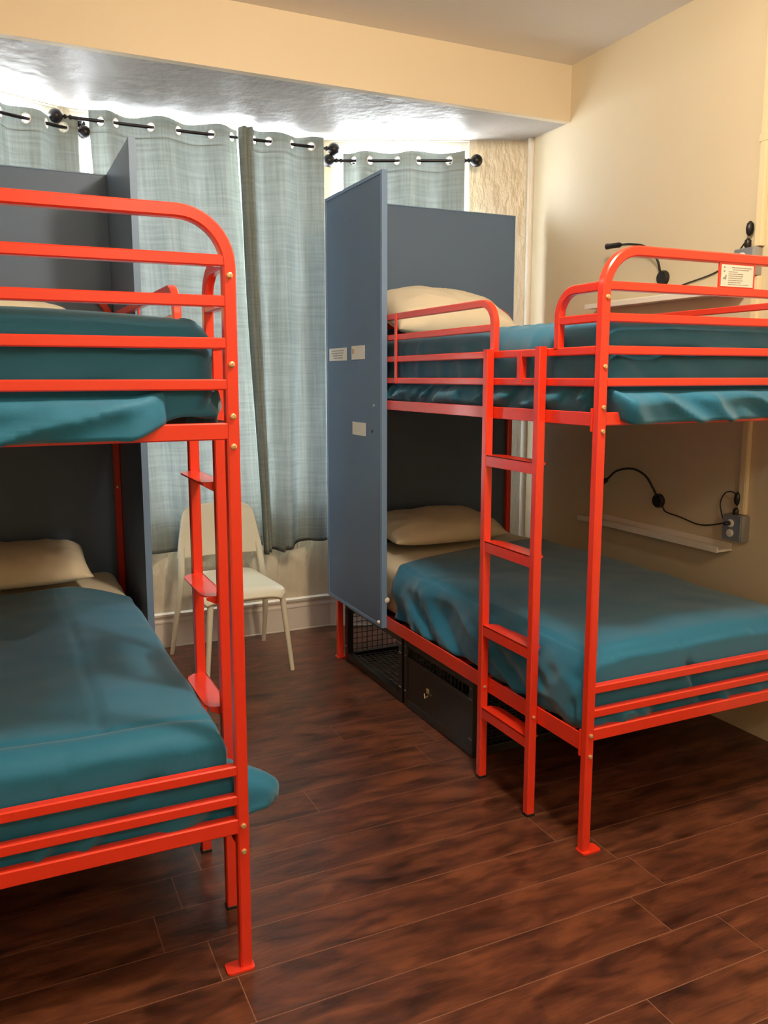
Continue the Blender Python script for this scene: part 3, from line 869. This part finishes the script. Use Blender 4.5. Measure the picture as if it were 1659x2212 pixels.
def lamp(label, by, bz, head, arm, cord):
    t = thing('reading_lamp', label, 'lamp', (XW, by, bz), 'gooseneck reading lamps')
    def P(x,y,z): return (x-XW, y-by, z-bz)
    bm = B(); lathe(bm, [(0,.034),(.012,.034),(.020,.029),(.022,.010)], (0,0,0), (-1,0,0), 28); link('wall_base', bm, M['black'], t, 50)
    bm = B(); tube(bm, smoothpath([P(*p) for p in arm], 8), .0055, 10); link('gooseneck', bm, M['black'], t, True)
    a, b = Vector(P(*head[0])), Vector(P(*head[1])); d = (b-a)
    bm = B(); lathe(bm, [(0,.0095),(.008,.0125),(d.length*.75,.0125),(d.length,.0145)], a, d, 18); link('lamp_head', bm, M['black'], t, 50)
    bm = B(); tube(bm, smoothpath([P(*p) for p in cord], 8), .0032, 8); link('cord', bm, M['black'], t, True)
    return t
x = XW-.03
lamp('black gooseneck reading lamp over the lower bunk, head pointing down left', 2.935, .918,
     [(x-.05,3.215,.992),(x-.06,3.265,.958)], [(XW-.022,2.935,.945),(x-.01,2.945,.985),(x-.02,2.985,1.035),(x-.03,3.06,1.060),(x-.045,3.15,1.042),(x-.05,3.215,.992)],
     [(XW-.008,2.905,.893),(XW-.006,2.885,.872),(XW-.006,2.80,.862),(XW-.006,2.69,.845),(XW-.008,2.60,.858),(XW-.02,2.50,.895),(XW-.030,2.470,.945)])
lamp('black gooseneck reading lamp over the upper bunk, head level above the rail', 2.975, 1.946,
     [(x-.05,3.185,2.118),(x-.055,3.275,2.122)], [(XW-.022,2.978,1.972),(x-.01,2.985,2.03),(x-.03,3.04,2.090),(x-.045,3.12,2.112),(x-.05,3.185,2.118)],
     [(XW-.008,2.950,1.920),(XW-.006,2.93,1.885),(XW-.006,2.845,1.905),(XW-.006,2.69,1.932),(XW-.006,2.62,1.960),(XW-.02,2.545,2.005),(XW-.030,2.492,2.050)])

def outlet(label, yc, zc, low):
    t = thing('outlet_box', label, 'electrical outlet', (XW, yc, zc), 'grey metal outlet boxes')
    bm = B(); box(bm, -.048, -.0005, -.052, .052, -.056, .056, .007); link('box', bm, M['steel'], t, 40)
    bm = B(); box(bm, -.052, -.048, -.046, .046, -.052, .052, .0015); link('cover_plate', bm, M['steel'], t)
    for z in (.021, -.021):
        bm = B(); lathe(bm, [(0,.0165),(.004,.0165),(.005,.014)], (-.052,.004,z), (-1,0,0), 24); s = link('socket', bm, M['white_plastic'], t, 50)
    return t
outlet('grey metal double outlet box under the cream raceway, beside the lower bunk', 2.468, .868, True)
outlet('grey metal double outlet box beside the upper bunk, partly behind the notice card', 2.492, 1.956, False)
def adapter(label, yc, zt, group):
    t = thing('plug_adapter', label, 'plug adapter', (XW, yc, zt), group)
    bm = B(); lathe(bm, [(0,.006),(.010,.018),(.030,.022),(.048,.018),(.058,.006)], (-.025,0,0), (0,.1,-1), 16)
    bmesh.ops.scale(bm, verts=bm.verts[:], vec=(.8,.65,1)); link('adapter_body', bm, M['black'], t, 60)
    bm = B(); lathe(bm, [(0,.005),(.008,.013),(.030,.013),(.040,.005)], (-.025,.002,-.068), (0,.1,-1), 14); link('usb_plug', bm, M['black'], t, 60)
adapter('black plug adapter hanging above the lower outlet box', 2.468, 1.020, 'black adapters by the raceway')
adapter('black plug adapter hanging above the upper outlet box', 2.492, 2.118, 'black adapters by the raceway')
bm = B(); pts = [(-.030,0,.030),(-.028,.03,.045),(-.02,.075,.035),(-.018,.100,-.010),(-.022,.085,-.060),(-.045,.05,-.082),(-.075,.012,-.085),(-.066,.006,-.085)]
tube(bm, smoothpath(pts, 8), .0028, 8); lathe(bm, [(0,.007),(.02,.010),(.03,.010)], (-.084,.014,-.083), (1,0,0), 14)
o = link('power_cord', bm, M['black'], None, True); o.location = (XW,2.462,.972); tag(o, 'black looped cord plugged into the lower outlet box', 'cord')
for (z0, z1, nm) in ((.926,1.90,'lower'),(2.014,ZC,'upper')):
    t = thing('cable_raceway', 'cream painted cable raceway rising above the %s outlet box' % nm, 'cable raceway', (XW,2.452,z0), 'cream raceways on the right wall')
    bm = B(); box(bm, -.020, -.0005, -.018, .018, 0, z1-z0-.001, .002); link('channel', bm, M['raceway'], t)
    bm = B(); box(bm, -.0225, -.019, -.0135, .0135, .002, z1-z0-.003, .0015); link('cover_strip', bm, M['raceway'], t)
    if nm == 'upper':
        bm = B(); box(bm, -.024, -.0005, -.021, .021, .40, .43, .002); link('joint_clip', bm, M['raceway'], t)

# ------------------------------------------------------------------ light
w = bpy.data.worlds.new('sky'); bpy.context.scene.world = w; w.use_nodes = True
nt = w.node_tree; bg = nt.nodes['Background']
bg.inputs[0].default_value = (.94,.965,1,1); bg.inputs[1].default_value = 27.

def alight(name, loc, size, power, col, rot=(0,0,0), shape='DISK'):
    l = bpy.data.lights.new(name, 'AREA'); l.shape = shape; l.size = size; l.energy = power; l.color = col
    o = bpy.data.objects.new(name, l); C.objects.link(o); o.location = loc; o.rotation_euler = rot; return o
def plight(name, loc, r, power, col):
    l = bpy.data.lights.new(name, 'POINT'); l.shadow_soft_size = r; l.energy = power; l.color = col
    o = bpy.data.objects.new(name, l); C.objects.link(o); o.location = loc; return o
WARM = (1,.84,.63)
plight('ceiling_lamp', (1.27,1.42,2.95), .11, 112, WARM)
plight('rear_fill_light', (.9,-1.1,2.90), .14, 52, WARM)  # weak fill light added behind the camera, not a fixture of the room

# ------------------------------------------------------------------ camera
cam = bpy.data.cameras.new('camera'); co = bpy.data.objects.new('camera', cam); C.objects.link(co)
pitch, yaw, roll = map(math.radians, (8.203, 24.6212, -.0861))
fwd = Vector((math.sin(yaw)*math.cos(pitch), math.cos(yaw)*math.cos(pitch), -math.sin(pitch)))
r = Vector((math.cos(yaw), -math.sin(yaw), 0)); u = r.cross(fwd)
r2 = r*math.cos(roll)+u*math.sin(roll); u2 = -r*math.sin(roll)+u*math.cos(roll)
R = Matrix((r2, u2, -fwd)).transposed()
co.matrix_world = Matrix.Translation((0,0,1.5)) @ R.to_4x4()
cam.sensor_fit = 'VERTICAL'; cam.sensor_height = 36; cam.lens = 1781.35*36/2212
cam.shift_x = (829.5-802.0)/2212; cam.shift_y = -(1106-1070.4)/2212
cam.clip_start = .05; cam.clip_end = 100
sc = bpy.context.scene; sc.camera = co
sc.view_settings.view_transform = 'Standard'; sc.view_settings.look = 'None'
sc.view_settings.exposure = 0.; sc.view_settings.gamma = 1.; sc.view_settings.use_curve_mapping = False
